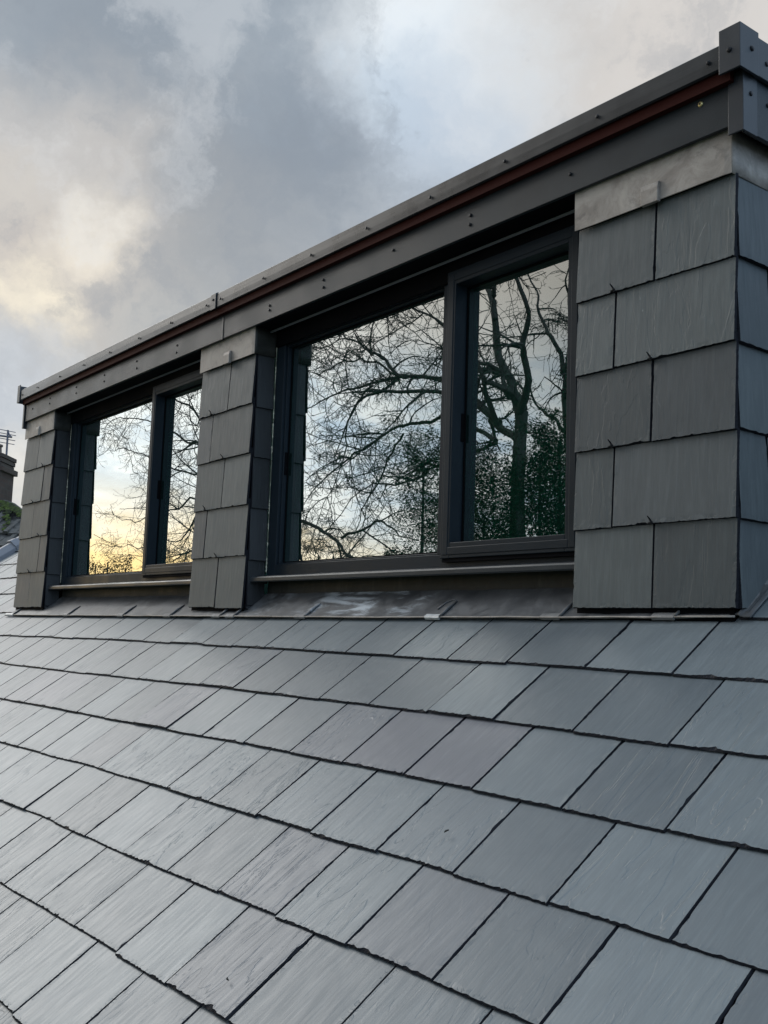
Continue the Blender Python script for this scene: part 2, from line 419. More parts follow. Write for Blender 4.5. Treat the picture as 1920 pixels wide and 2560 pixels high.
# ------------------------------------------------------------------ roof plane
PH = R(35.68); CP, SP = math.cos(PH), math.sin(PH); Z0 = -.1467
def RP(x, s, h=0.0): return (x, -s*CP - h*SP, Z0 - s*SP + h*CP)
LAM = 1.065
def sx(x): return CAM.x + LAM*(x-CAM.x)
DEV = {1: [(-20.55, .081), (-16.89, .013), (-12.25, -.044), (-7.63, -.053), (-3.2, -.042), (1.26, -.013)],
       2: [(-17.76, .1), (-13.6, .083), (-10.44, .023), (-7.08, -.022), (-2.57, -.034), (1.78, -.001)],
       3: [(-14.9, .139), (-12.07, .086), (-9.73, .067), (-7.48, .032), (-5.31, -.007), (-1.94, -.017), (2.28, -.005)],
       4: [(-12.24, .111), (-10.28, .068), (-8.03, .017), (-3.53, .007), (-.25, -.036), (2.78, -.024)],
       5: [(-9.57, .084), (-7.42, .039), (-5.12, .039), (-2.87, -.002), (.44, -.066), (1.39, -.074)],
       6: [(-6.87, .066), (-5.6, .036), (-3.37, .004), (-1.15, -.027)], 7: [(-6, .04), (-4.3, .004), (-2, -.03)]}
DEV = {k: [(sx(a), b*LAM) for a, b in v] for k, v in DEV.items()}
def dev(k, x):
    L = DEV[min(max(k, 1), 7)]
    if k < 1: f = max(0, 1-.25*(1-k))
    else: f = 1
    if x <= L[0][0]: return L[0][1]*f
    for (a, p), (b, q) in zip(L, L[1:]):
        if x <= b:
            t_ = (x-a)/(b-a); t_ = t_*t_*(3-2*t_)
            return (p+(q-p)*t_)*f
    return L[-1][1]*f
JO = {1: [-16.88, -14.52, -12.17, -10.99, -9.74, -7.64, -6.52, -5.4, -3.21, -2.15, -.93, .21],
      2: [-17.45, -16.2, -13.79, -11.55, -10.37, -9.19, -7.08, -5.94, -4.8, -3.71, -2.59, -1.48, -.35, .8],
      3: [-13.51, -12.03, -9.73, -8.61, -7.48, -6.4, -5.29, -4.18, -3.07, -1.96, -.9, .27, 1.38],
      4: [-11.35, -10.28, -9.1, -7.98, -6.92, -5.76, -4.64, -3.53, -2.44, -1.33, -.25, .88, 2.03],
      5: [-9.53, -8.51, -7.39, -6.26, -5.12, -3.97, -2.87, -1.77, -.67, .44],
      6: [-6.71, -5.6, -4.47, -3.37, -2.26, -1.15], 7: [-6.1, -5.0, -3.86, -2.74]}
X_LEFT, X_RIGHT = -35.5, 13.0
def joints(k):
    L = [sx(a) for a in JO[k if 1 <= k <= 7 else (2 if k % 2 == 0 else 1) if k < 1 else (6 if k % 2 == 0 else 5)]]
    out = []
    for a, b in zip(L, L[1:]):
        n = max(1, round((b-a)/1.2)); out += [a+(b-a)*i/n for i in range(n)]
    out.append(L[-1])
    while out[-1] < X_RIGHT: out.append(out[-1]+1.19)
    while out[0] > X_LEFT: out.insert(0, out[0]-1.215)
    return out
def course_s(k): return 1.045 + 1.065*(k-1)
K0, K1 = -11, 21

house = empty('house', (0, 0, 0))
tag(house, 'slate-roofed house with long flat-topped dormer and two dark framed windows', 'house')
rb = MB()
for k in range(K0, K1+1):
    J = joints(k); s = course_s(k)
    far = k > 8 or k < -3
    for a, b in zip(J, J[1:]):
        a2, b2 = a+.005, b-.005
        if b2 < X_LEFT or a2 > X_RIGHT: continue
        a2 = max(a2, X_LEFT)
        if k <= 0:
            if a2 >= -24.05 and b2 <= 0: continue
            if a2 < -24.1 < b2: b2 = -24.08
            if a2 < 0.02 < b2: a2 = .02
            if -24.05 < a2 < 0: continue
            if b2-a2 < .08: continue
        dj = rnd.gauss(0, .009)
        xm = (a+b)/2
        def fr(u, v, h, k=k, s=s, dj=dj, xm=xm):
            return RP(u, s - v + dev(k, u) + dj, h)
        lift = rnd.uniform(0, .009) + (.014 if rnd.random() < .08 else 0)
        st = .032 if (-16 < xm < 6 and 1 <= k <= 8) else (.09 if not far else .3)
        if far and xm > 3: st = .3
        slate(rb, fr, a2, b2, 0, 1.30, .027+lift, -.012, .022, rnd.random(), .8, st)
roof = rb.build('roof', M['slate'], house, recalc=True)
roof['label'] = 'grey slate roof slope laid in staggered courses'
# under-layer so that joints are dark gaps onto more slate
ub = MB()
def quad(mb, pts): mb.add(pts, [(0, 1, 2, 3)])
def slab(mb, x0, x1, s0, s1, h0, h1):
    vs = [RP(x, s, h) for x in (x0, x1) for s in (s0, s1) for h in (h0, h1)]
    mb.add(vs, [(0, 1, 3, 2), (4, 6, 7, 5), (0, 4, 5, 1), (2, 3, 7, 6), (0, 2, 6, 4), (1, 5, 7, 3)])
slab(ub, X_LEFT, X_RIGHT, .1, 23.2, -.25, -.035)
slab(ub, X_LEFT, -24.0, -12.3, .1, -.25, -.035)
slab(ub, -.05, X_RIGHT, -12.3, .1, -.25, -.035)
ub.build('roof_deck', M['black'], roof)
# verge caps along the far left edge
vb = MB()
n_ = 0; s = 22.0
while s > -12:
    s0, s1 = s, s-2.25
    for (xa, xb, h0, h1, sa, sb_) in ((-35.95, -35.25, -.12, .42, s0, s1), (-36.0, -35.2, -.16, .48, s0, s0-.28)):
        prof = [(xa, h0), (xa, h1*.75), (xa+.12, h1), (xb-.22, h1), (xb, h1*.45), (xb, h0)]
        vs = [RP(x, sa, h) for x, h in prof]+[RP(x, sb_, h-.03) for x, h in prof]; n = len(prof)
        vb.add(vs, [tuple(range(n)), tuple(range(2*n-1, n-1, -1))]+[(i, i+n, (i+1) % n+n, (i+1) % n) for i in range(n)])
    s -= 2.2
vb.build('verge_cap', M['cap_grey'], house, bevel=.02)

# ------------------------------------------------------------------ piers
GX = [(-24.08, -21.74), (-12.96, -10.73), (-2.346, 0.0)]
SPL = [[[-22.9], [-22.31], [-23.01], [-22.39], [-22.94]],
       [[-11.82], [-12.41], [-11.77], [-12.37], [-11.71]],
       [[-1.10], [-1.71], [-1.12], [-1.70], [-1.08]]]
def wall_frame(u, v, h): return (u, -h, v)
piers = []
for pi, (x0, x1) in enumerate(GX):
    mb = MB()
    for c in range(5):
        zt = c*1.0; us = [x0]+SPL[pi][c]+[x1 + (.045 if pi == 2 else 0)]
        for a, b in zip(us, us[1:]):
            dz = rnd.uniform(-.012, .012)
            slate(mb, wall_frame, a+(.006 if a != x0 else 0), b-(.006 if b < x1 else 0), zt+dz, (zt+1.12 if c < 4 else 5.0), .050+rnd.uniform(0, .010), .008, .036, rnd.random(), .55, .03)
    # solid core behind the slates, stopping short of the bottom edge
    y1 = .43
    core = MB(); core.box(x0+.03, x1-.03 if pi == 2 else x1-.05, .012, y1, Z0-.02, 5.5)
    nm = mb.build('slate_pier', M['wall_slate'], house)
    nm['label'] = ['slate-hung pier at the far left end of the dormer', 'slate-hung pier between the two windows', 'slate-hung pier at the near right corner of the dormer'][pi]
    core.build('core', M['black'], nm)
    piers.append(nm)
    # lead cap under the fascia, dressed round the edge
    cap = MB(); xe = x1 + (.02 if pi == 2 else .025)
    prof = []
    N = 26
    vs = []; 
    for j in range(5):
        z = 4.985+(5.53-4.985)*j/4
        for i in range(N+1):
            x = x0-.006+(xe-x0+.006)*i/N
            yb = -.072 + .010*sl_noise(x*1.1+pi*9, z*1.7)
            if i == N: yb += .01
            vs.append((x, yb, z + (.008*sl_noise(x*1.6, pi*4.+2) if j == 0 else 0)))
    fs = [(j*(N+1)+i, j*(N+1)+i+1, (j+1)*(N+1)+i+1, (j+1)*(N+1)+i) for j in range(4) for i in range(N)]
    cap.add(vs, fs)
    o = cap.build('lead_cap', M['lead'], nm, smooth=False, recalc=False)
    sf = o.modifiers.new('s', 'SOLIDIFY'); sf.thickness = .018*U; sf.offset = 0
    ret = MB()
    yend = .43 if pi < 2 else 2.6
    vs = []; NN = 10 if pi < 2 else 26
    for j in range(4):
        z = 4.985+(5.53-4.985)*j/3
        for i in range(NN+1):
            y = -.060+(yend+.060)*i/NN
            vs.append((xe+.006*sl_noise(y*3, z*2), y, z))
    ret.add(vs, [(j*(NN+1)+i, j*(NN+1)+i+1, (j+1)*(NN+1)+i+1, (j+1)*(NN+1)+i) for j in range(3) for i in range(NN)])
    o = ret.build('lead_return', M['lead'] if pi == 2 else M['upstand'], nm, smooth=True, recalc=False)
    sf = o.modifiers.new('s', 'SOLIDIFY'); sf.thickness = .016*U; sf.offset = 0
    # folded tab in the cap's lower edge
    tx = {0: -22.92, 1: -11.74, 2: -1.10}[pi]; wd = .13
    tb = MB(); tb.prism([(-.135, 4.955), (-.135, 5.14), (-.122, 5.20), (-.085, 5.225), (-.075, 4.955)], 'x', tx-wd, tx+wd)
    tb.build('lead_tab', M['lead'], nm, bevel=.008)
    # copper disc rivets standing out at the slate tails
    for c in range(1, 5):
        xs = SPL[pi][c-1][0]
        rv = MB(); z = c*1.0
        rv.tube([(xs+.01, -.07, z-.0), (xs, -.085, z+.05), (xs-.012, -.125, z+.095)], [.016, .012, .006], 6)
        rv.tube([(xs-.035, -.078, z+.012), (xs+.03, -.082, z+.02)], .012, 5)
        rv.build('copper_rivet', M['screw'], nm)
    if pi < 2:
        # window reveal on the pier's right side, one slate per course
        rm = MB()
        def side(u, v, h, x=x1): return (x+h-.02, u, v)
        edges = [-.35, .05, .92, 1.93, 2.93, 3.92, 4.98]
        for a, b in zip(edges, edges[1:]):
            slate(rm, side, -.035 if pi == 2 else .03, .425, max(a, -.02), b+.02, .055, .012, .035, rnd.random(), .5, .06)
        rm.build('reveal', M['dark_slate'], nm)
        pts_, rds = [], []
        fm = MB()       # expanding foam showing at the frame
        prev = None
        for i in range(120):
            z = .7+i*.038
            r = .006+.020*abs(mn.noise(Vector((i*.5, 3+pi, 1)))) if mn.noise(Vector((i*.13, pi*5., 0))) > -.02 else .003
            pts_.append((x1+.045+.012*mn.noise(Vector((i*.7, 1, pi))), .425, z)); rds.append(r)
        fm.tube(pts_, rds, 6)
        fm.build('sealant_foam', M['foam'], nm, smooth=True)

# ------------------------------------------------------------------ cheek on the right
ch = MB()
def cheek_frame(u, v, h): return (h, u, v)
for c in range(0, 5):
    L = [0.012, .60, 1.78, 2.95, 4.1, 5.3, 6.5, 7.6] if c % 2 == 1 else [.012, 1.18, 2.36, 3.55, 4.7, 5.9, 7.1, 7.6]
    if c == 3: L[1] = .66
    for a, b in zip(L, L[1:]):
        if Z0+a*SP/CP > c+1.1: continue
        slate(ch, cheek_frame, (a+.006 if a > .1 else .004), b-.006, c+rnd.uniform(-.01, .01), c+1.12, .062+rnd.uniform(0, .01), .004, .045, rnd.random(), .8, .06)
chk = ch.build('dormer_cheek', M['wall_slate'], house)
chk['label'] = 'slate-hung side cheek of the dormer turning away on the right'
cc = MB(); cc.prism([(.02, -.0), (.02, 5.5), (8.0, 5.5), (0.2, -.0)], 'x', -.35, -.004)
cc.v = [(x, y, z) for x, y, z in cc.v]; cc.build('core', M['black'], chk)
# left cheek core
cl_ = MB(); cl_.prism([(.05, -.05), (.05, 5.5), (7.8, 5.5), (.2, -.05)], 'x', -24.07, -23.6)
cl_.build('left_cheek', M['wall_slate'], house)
# lead soaker where cheek meets roof
sk = MB()
vs = []
for i in range(31):
    s_ = -.03-i*.25
    for (x, h) in ((.045, .10), (.06, .07), (.10, .058), (.17, .060), (.185, .048)):
        vs.append(RP(x+.006*sl_noise(i*.8, x*9), s_, h))
sk.add(vs, [(i*5+j, i*5+j+1, (i+1)*5+j+1, (i+1)*5+j) for i in range(30) for j in range(4)])
o = sk.build('lead_soaker', M['lead_dark'], house, smooth=True, recalc=False)
sf = o.modifiers.new('s', 'SOLIDIFY'); sf.thickness = .015*U

# ------------------------------------------------------------------ apron flashing
ap = MB(); NX = 240; SS = [-.56, -.50, -.42, -.3, -.15, 0.0, .02]
vs = []
for i in range(NX+1):
    x = -24.0+24.12*i/NX
    sb = .085 - .10*max(0, (x+6.25)/6.35) + (.12*max(0, (-6.25-x)/17.7))
    sb += .012*sl_noise(x*1.7, 4.4)+.006*sl_noise(x*6, 2.)
    if x > -.25: sb -= (x+.25)*.25
    row = [(-.62, .10), (-.56, .085), (-.45, .07), (-.3, .066), (sb*.4-.12, .062), (sb-.02, .066), (sb, .066), (sb+.004, .045)]
    for (s_, h) in row:
        w_ = .010*sl_noise(x*2.3, s_*5+1)+.006*sl_noise(x*7, s_*9)
        vs.append(RP(x, s_, h+w_))
nr_ = 8
ap.add(vs, [(i*nr_+j, i*nr_+j+1, (i+1)*nr_+j+1, (i+1)*nr_+j) for i in range(NX) for j in range(nr_-1)])
apron = ap.build('lead_apron', M['lead_dark'], house, smooth=True, recalc=False)
apron['label'] = 'dull lead apron with white chalky stains below the windows'
def sb_at(x): return .085 - .10*max(0, (x+6.25)/6.35) + (.12*max(0, (-6.25-x)/17.7))
lip = MB()
for i in range(NX):
    pass
lip.tube([RP(-24+24.0*i/160, sb_at(-24+24.0*i/160)+.012*sl_noise((-24+24.0*i/160)*1.7, 4.4)+.002, .066) for i in range(161)], .013, 5)
lip.build('rolled_edge', M['lead'], apron, smooth=True)
for i, x in enumerate([-23.95, -19.55, -16.15, -13.75, -11.6, -11.05, -8.6, -5.05, -2.72, -.95]):
    sb = sb_at(x); big = i in (0,)
    cm = MB()
    wdt = .16 if not big else .36
    vs = []
    for (s_, h) in ((sb+.015, .03), (sb+.02, .07), (sb+.0, .085), (sb-.06, .082), (sb-.07, .07)):
        for xx in (-wdt, -wdt*.3, wdt*.4, wdt): vs.append(RP(x+xx, s_, h+.006*sl_noise(xx*9+i, s_*8)))
    cm.add(vs, [(r*4+c, r*4+c+1, (r+1)*4+c+1, (r+1)*4+c) for r in range(4) for c in range(3)])
    o = cm.build('lead_clip', M['lead_bright'] if i in (0, 7) else M['lead_clip'], apron, recalc=False)
    sf = o.modifiers.new('s', 'SOLIDIFY'); sf.thickness = .02*U
    lp = MB()
    lp.tube([RP(x+wdt+.02, sb+.0, .075), RP(x+wdt+.03, sb-.2, .09), RP(x+wdt+.02, sb-.40, .075)], [.022, .024, .012], 6)
    if i == 7: lp.tube([RP(x+wdt+.02, sb-.40, .075), RP(x+wdt-.10, sb-.46, .075), RP(x+wdt-.2, sb-.38, .075), RP(x+wdt-.22, sb-.2, .075)], .014, 5)
    lp.build('lap_joint', M['lead_dark'], apron, smooth=True)
up = MB()
for (xa, xb) in ((-21.72, -12.94), (-10.72, -2.33)):
    vs = []; n = 80
    for i in range(n+1):
        x = xa+(xb-xa)*i/n
        for (y, z) in ((.52, .62), (.50, .4), (.495, .26), (.465, .215), (.40, .165)):
            vs.append((x, y+.008*sl_noise(x*1.9, z*4), z+.010*sl_noise(x*1.1, 8.)))
    up.add(vs, [(i*5+j, i*5+j+1, (i+1)*5+j+1, (i+1)*5+j) for i in range(n) for j in range(4)])
o = up.build('upstand', M['upstand'], apron, smooth=True, recalc=False)
bd = MB()
for (xa, xb) in ((-21.6, -12.94), (-10.6, -2.33)):
    bd.tube([(xa+(xb-xa)*i/60, .448+.004*sl_noise(i*.3, 2), .205+.010*sl_noise((xa+(xb-xa)*i/60)*1.1, 8.)+.006*sl_noise(i*.9, 1)) for i in range(61)], .011, 5)
bd.build('sealant_bead', M['foam'], apron, smooth=True)

# ------------------------------------------------------------------ windows
def ring(mb, x0, x1, z0, z1, wl, wr, wb, wt, y0, y1):
    mb.box(x0, x0+wl, y0, y1, z0, z1); mb.box(x1-wr, x1, y0, y1, z0, z1)
    mb.box(x0+wl, x1-wr, y0, y1, z0, z0+wb); mb.box(x0+wl, x1-wr, y0, y1, z1-wt, z1)
WIN = [(-21.70, -12.96, -16.42, 'window with a wide fixed pane and narrow sash at the far end of the dormer'),
       (-10.69, -2.346, -5.61, 'window with a wide fixed pane and dark trees mirrored, nearest the camera')]
for wi, (x0, x1, xm, lab) in enumerate(WIN):
    fr = MB()
    ring(fr, x0, x1, .60, 5.52, .30, .30, .25, .33, .44, .80)
    fr.box(xm, xm+.22, .44, .80, .85, 5.19)
    # stepped inner bead
    ring(fr, x0+.30, xm, .85, 5.19, .035, .035, .035, .035, .50, .80)
    win = fr.build('window', M['frame'], house, bevel=.010); win['label'] = lab
    sa = MB(); sx0, sx1 = xm+.19, x1-.27
    ring(sa, sx0, sx1, .775, 5.32, .21, .24, .24, .23, .345, .62)
    ring(sa, sx0+.05, sx1-.05, .825, 5.27, .12, .12, .12, .12, .335, .36)
    sash = sa.build('sash', M['frame'], win, bevel=.010)
    dr = MB(); dr.box(sx0+.02, sx1-.02, .37, .44, .72, .775); dr.build('weather_seal', M['black'], win)
    for (ga, gb, gz0, gz1, nm_) in ((x0+.335, xm-.035, .885, 5.155, 'fixed_pane'), (sx0+.21, sx1-.24, 1.015, 5.09, 'sash_pane')):
        g = MB(); g.add([(ga, .60, gz0), (gb, .60, gz0), (gb, .60, gz1), (ga, .60, gz1)], [(0, 1, 2, 3)])
        p = g.build(nm_, M['glass'], win, recalc=False)
        dy = .03
        g2 = MB(); tl_ = .0088*(gb-ga)
        g2.add([(ga, .70, gz0), (gb, .70+tl_, gz0), (gb, .70+tl_+.018, gz1), (ga, .70+.018, gz1)], [(0, 1, 2, 3)])
        g2.build('inner_pane', M['glass_in'], win, recalc=False)
        gk = MB(); ring(gk, ga, gb, gz0, gz1, .03, .03, .03, .03, .585, .72); gk.build('gasket', M['black'], win)
        hg = MB(); hg.box(ga-.03, ga+.012, .52, .585, 2.6, 3.05); hg.build('hinge', M['black'], win, bevel=.01)
    # sill with rounded nose
    so = MB(); xa, xb = (x0-.02, x1) 
    so.prism([(.10, .50), (.085, .52), (.085, .575), (.10, .60), (.13, .608), (.47, .655), (.47, .62), (.13, .575), (.115, .56), (.115, .50)], 'x', xa, xb)
    sill = so.build('sill', M['sill'], win)
    se = MB(); se.box(xa-.012, xa+.012, .075, .47, .49, .625); se.build('sill_end_cap', M['sill'], win, bevel=.006)
    # dark head lining and thin drip bead
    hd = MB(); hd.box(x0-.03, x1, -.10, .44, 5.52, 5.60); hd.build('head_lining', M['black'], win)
    db = MB(); db.box(x0-.02, x1, .27, .30, 5.462, 5.50); db.build('drip_bead', M['cap_grey'], win, bevel=.006)
    hc = MB(); hc.box(x0+.02, xm+.19, .40, .46, 5.185, 5.53); hc.box(xm+.19, x1-.02, .36, .46, 5.325, 5.53); hc.build('head_shade_strip', M['black'], win)  # black strips over the frame head, painting in the deep shade under the overhang
    # room behind the glass
    rm = MB(); y0_, y1_ = .82, 2.3
    vs = [(x, y, z) for x in (x0, x1) for y in (y0_, y1_) for z in (.3, 5.9)]
    rm.add(vs, [(0, 1, 3, 2), (4, 6, 7, 5), (2, 3, 7, 6), (0, 2, 6, 4), (1, 5, 7, 3)])
    rm.build('room', M['room'], win, recalc=False)

# ------------------------------------------------------------------ fascia, soffit and roof-edge trim
XL, XR = -24.02, .25
fa = MB()
fa.box(-11.88, XR-.02, -.16, -.10, 5.50, 6.2); fa.box(-23.95, -11.905, -.165, -.10, 5.492, 6.2)
fascia = fa.build('fascia', M['fascia'], house, bevel=.008)
fascia['label'] = 'deep dark grey fascia board below the roof edge'
fs_ = MB(); fs_.box(XR-.07, XR-.008, -.10, 8.0, 5.40, 6.1); fs_.build('side_fascia', M['fascia'], fascia, bevel=.008)
fs2 = MB(); fs2.box(-24.05, -23.98, -.10, 8.0, 5.45, 6.2); fs2.build('side_fascia', M['fascia'], fascia, bevel=.008)
cp = MB(); cp.prism([(XR-.20, -.178), (XR, -.178), (XR, .10), (XR-.025, .10), (XR-.025, -.155), (XR-.20, -.155)], 'z', 5.385, 6.10)
cp.build('corner_cover', M['cap'], fascia, bevel=.006)
cp = MB(); cp.prism([(-24.075, -.20), (-23.97, -.20), (-23.97, -.168), (-24.04, -.168), (-24.04, .2), (-24.075, .2)], 'z', 5.30, 6.10)
cp.build('corner_cover', M['cap'], fascia, bevel=.006)
st = MB(); st.box(-11.905, -11.86, -.172, -.155, 5.485, 6.1); st.build('joint_strip', M['trim'], fascia)
def screw(mb_parent, c, nrm, r, h, mat, name='screw'):
    s_ = MB(); s_.dome(c, nrm, r, h); s_.build(name, mat, mb_parent, smooth=False)
for (x, z) in [(-2.37, 5.76), (-4.34, 5.80), (-4.35, 5.66), (-8.22, 5.81), (-8.21, 5.67), (-10.05, 5.77), (-10.05, 5.68), (-13.97, 5.79), (-13.99, 5.63), (-16.1, 5.84), (-16.08, 5.66), (-18.04, 5.69), (-18.04, 5.85), (-19.93, 5.70), (-19.93, 5.86), (-21.92, 5.73), (-21.92, 5.88), (-23.34, 5.80), (-6.2, 5.79)]:
    screw(fascia, (x, -.165, z), (0, -1, 0), .026, .02, M['screw'])
screw(fascia, (-.33, -.16, 5.92), (0, -1, 0), .034, .02, M['brass'], 'brass_screw')
screw(fascia, (-.33, -.178, 5.92), (0, -1, 0), .014, .004, M['screw'])
for (y, z, x) in [(-.03, 5.86, XR), (.32, 5.84, XR-.008), (2.2, 5.84, XR-.008)]: screw(fascia, (x, y, z), (1, 0, 0), .028, .02, M['screw'])
so = MB(); so.box(-23.98, .13, -.255, -.102, 5.995, 6.16)
so.build('soffit_board', M['red'], house)['label'] = 'dark red board tucked under the roof edge trim'
tr = MB()
ZT, ZB = 6.435, 6.135
def trim_prof(y): return [(y+.03, ZB), (y, ZB+.012), (y-.003, ZB+.13), (y, ZT-.012), (y+.006, ZT-.003), (y+.02, ZT), (y+.22, ZT-.01), (y+.22, ZT-.04), (y+.06, ZT-.04), (y+.04, ZB)]
tr.prism(trim_prof(-.32), 'x', -11.93, .10); tr.prism(trim_prof(-.327), 'x', -24.0, -11.955)
trim = tr.build('roof_edge_trim', M['trim'], house)
trim['label'] = 'dark metal roof edge trim studded with fixing heads'
js = MB(); js.prism([(-.345, ZB-.02), (-.345, ZT+.005), (-.30, ZT+.03), (-.1, ZT+.035), (-.1, ZT+.02), (-.31, ZT+.01), (-.33, ZB-.02)], 'x', -12.14, -11.92)
js.build('joint_cover', M['trim'], trim, bevel=.005)
ts = MB(); ts.box(.255, .310, .0, 8.1, 6.075, 6.545); ts.build('side_trim', M['cap'], trim, bevel=.008)
ts = MB(); ts.box(-24.2, -24.15, -.02, 8.1, ZB, ZT-.02); ts.build('side_trim', M['cap'], trim, bevel=.008)
cb = MB(); cb.prism([(.045, -.345), (.325, -.345), (.325, .02), (.29, .02), (.29, -.31), (.045, -.31)], 'z', 6.055, 6.585)
cb.box(.046, .324, -.344, .019, 6.555, 6.583)
cb.build('corner_cap', M['cap'], trim, bevel=.006)
cb = MB(); cb.prism([(-24.24, -.355), (-24.02, -.355), (-24.02, -.33), (-24.2, -.33), (-24.2, .2), (-24.24, .2)], 'z', 6.07, 6.60)
cb.build('corner_cap', M['cap'], trim, bevel=.006)
for x in [-.10, -1.76, -3.45, -5.08, -6.72, -8.39, -10.04, -11.72, -12.03, -12.32, -13.98, -15.65, -17.36, -19.06, -20.77, -22.54, -23.85]:
    s_ = MB(); s_.dome((x, -.336 if x > -12 else -.342, 6.27 + (.05 if x == -12.03 else 0)), (0, -1, 0), .027, .022, 8)
    s_.build('rivet_head', M['screw'], trim)
for (x, y, z, n3) in [(.185, -.345, 6.30, (0, -1, 0)), (.325, -.12, 6.34, (1, 0, 0)), (.305, .20, 6.28, (1, 0, 0)), (.305, 1.8, 6.28, (1, 0, 0))]:
    screw(trim, (x, y, z), n3, .032, .024, M['screw'], 'rivet_head')
fl = MB(); fl.box(-24.1, .25, -.09, 8.4, 6.2, 6.39); fl.build('flat_roof', M['felt'], house)
# far slope, gable and walls of the house, below and behind
bs = MB(); yr, zr = RP(0, -12.3)[1:]
bs.prism([(yr, zr), (yr+16, zr-11.4), (yr+16, zr-11.8), (yr, zr-.4)], 'x', X_LEFT, X_RIGHT)
bs.build('rear_slope', M['slate'], house)
hw = MB(); ye, ze = RP(0, 22.6, -.3)[1:]
hw.prism([(ye+.6, -30), (ye+.6, ze), (yr, zr-.8), (yr+15, zr-11.6), (yr+15, -30)], 'x', X_LEFT+.3, X_RIGHT-.3)
# hollow where the dormer rooms are: keep walls only below the roof deck
hw.v = [(x, y, min(z, Z0-.6 + y*SP/CP) if z > -20 else z) for x, y, z in hw.v]
hw.build('wall', M['render'], house)

# ------------------------------------------------------------------ small litter on the slates
def twig(x, s, ang, L, lab):
    mb = MB(); dx, ds = math.cos(ang)*L, math.sin(ang)*L
    mb.tube([RP(x, s, .075), RP(x+dx*.5, s+ds*.5+.006, .083), RP(x+dx, s+ds, .075)], [.008, .010, .005], 5)
    o = mb.build('twig', M['bark']); tag(o, lab, 'twig', 'bits of twig on the slates'); return o
# positions found on the roof plane
def on_roof(px, py):
    d = pix_dir(px, py); n = Vector((0, -SP, CP)); t_ = ((Vector((0, 0, Z0))-CAM).dot(n))/d.dot(n); p = CAM+d*t_
    return p.x, -p.y/CP
x_, s_ = on_roof(1130, 2090); twig(x_, s_, 2.2, .05, 'tiny dark twig fragment lying mid-slope on a pale slate, right of centre')
x_, s_ = on_roof(578, 2460); twig(x_, s_, .3, .045, 'tiny dark twig fragment on a slate near the bottom of the slope, left of centre')

# ------------------------------------------------------------------ ground
gm, t, b = material('grass'); co = obj_co(t)
t.set(b, 'Base Color', t.mix(t.noise(co, .4, 6, .6), rgb(.03, .05, .02), rgb(.06, .08, .03))); b.inputs['Roughness'].default_value = .95
g = MB(); N = 24; GS = 6000
vs = [((i/N-.5)*2*GS, (j/N-.5)*2*GS, -30) for j in range(N+1) for i in range(N+1)]
g.add(vs, [(j*(N+1)+i, j*(N+1)+i+1, (j+1)*(N+1)+i+1, (j+1)*(N+1)+i) for j in range(N) for i in range(N)])
tag(g.build('ground', gm, recalc=False), kind='structure')

# ------------------------------------------------------------------ neighbour's house and aerial
bm_, t, b = material('old_brick'); co = obj_co(t)
br = t.new('ShaderNodeTexBrick'); t.set(br, 'Vector', t.vmath('MULTIPLY', t.new('ShaderNodeUVMap', uv_map='UVMap').outputs[0], (1, 1, 1)))
br.inputs['Color1'].default_value = (.042, .031, .025, 1); br.inputs['Color2'].default_value = (.07, .045, .036, 1); br.inputs['Mortar'].default_value = (.05, .045, .04, 1)
br.inputs['Scale'].default_value = 1; br.inputs['Brick Width'].default_value = 1.05; br.inputs['Row Height'].default_value = .36; br.inputs['Mortar Size'].default_value = .03
n = t.noise(co, 6, 5, .6); t.set(b, 'Base Color', t.mix(t.mr(n, .4, .7, 0, .6), br.outputs[0], rgb(.08, .072, .06))); b.inputs['Roughness'].default_value = .9
bump(t, b, t.math('ADD', br.outputs[1], t.math('MULTIPLY', n, -.4)), -.6, .01); M['brick'] = bm_
m, t, b = material('weathered_tile'); co = obj_co(t)
n = t.noise(co, 5, 6, .65); n2_ = t.noise(co, 22, 4, .6)
c = t.mix(t.mr(n2_, .3, .7), rgb(.055, .052, .048), rgb(.12, .115, .108)); t.set(b, 'Base Color', c); b.inputs['Roughness'].default_value = .85
bump(t, b, n2_, .5, .01); M['tile'] = m
m, t, b = material('moss'); co = obj_co(t)
c = t.mix(t.mr(t.noise(co, 9, 5, .65), .35, .65), rgb(.022, .026, .012), rgb(.075, .11, .018)); t.set(b, 'Base Color', c); b.inputs['Roughness'].default_value = 1
bump(t, b, t.noise(co, 30, 5, .7), 1, .03); M['moss'] = m
m, t, b = material('terracotta_pot'); b.inputs['Base Color'].default_value = (.16, .13, .11, 1); b.inputs['Roughness'].default_value = .8; M['pot'] = m
m, t, b = material('galvanised'); b.inputs['Base Color'].default_value = (.16, .16, .19, 1); b.inputs['Roughness'].default_value = .45; b.inputs['Metallic'].default_value = .5; M['galv'] = m

ND = 72.0
def NPt(px, py, d=ND): return CAM + pix_dir(px, py)*d
hz = Vector((FWD.x, FWD.y, 0)).normalized(); hr = Vector((hz.y, -hz.x, 0))
def nbox(mb, c, wr, wf, z0, z1, uvm=True):      # box aligned with the view-right / forward axes of the neighbour's plot
    vs = []; uv = []
    for a in (-wr, wr):
        for f_ in (-wf, wf):
            for z in (z0, z1):
                p = Vector((c.x, c.y, 0))+hr*a+hz*f_; vs.append((p.x, p.y, z)); uv.append((a+f_, z))
    mb.add(vs, [(0, 1, 3, 2), (4, 6, 7, 5), (0, 4, 5, 1), (2, 3, 7, 6), (0, 2, 6, 4), (1, 5, 7, 3)], (0, 0, 1), uv)
pt = NPt(27, 1140); pb = NPt(20, 1246); pc = NPt(29, 1178)
nh = empty('neighbour_house', (pt.x, pt.y, -30))
tag(nh, 'neighbouring house with mossy tiled roof and brick chimney, seen past the left pier', 'house')
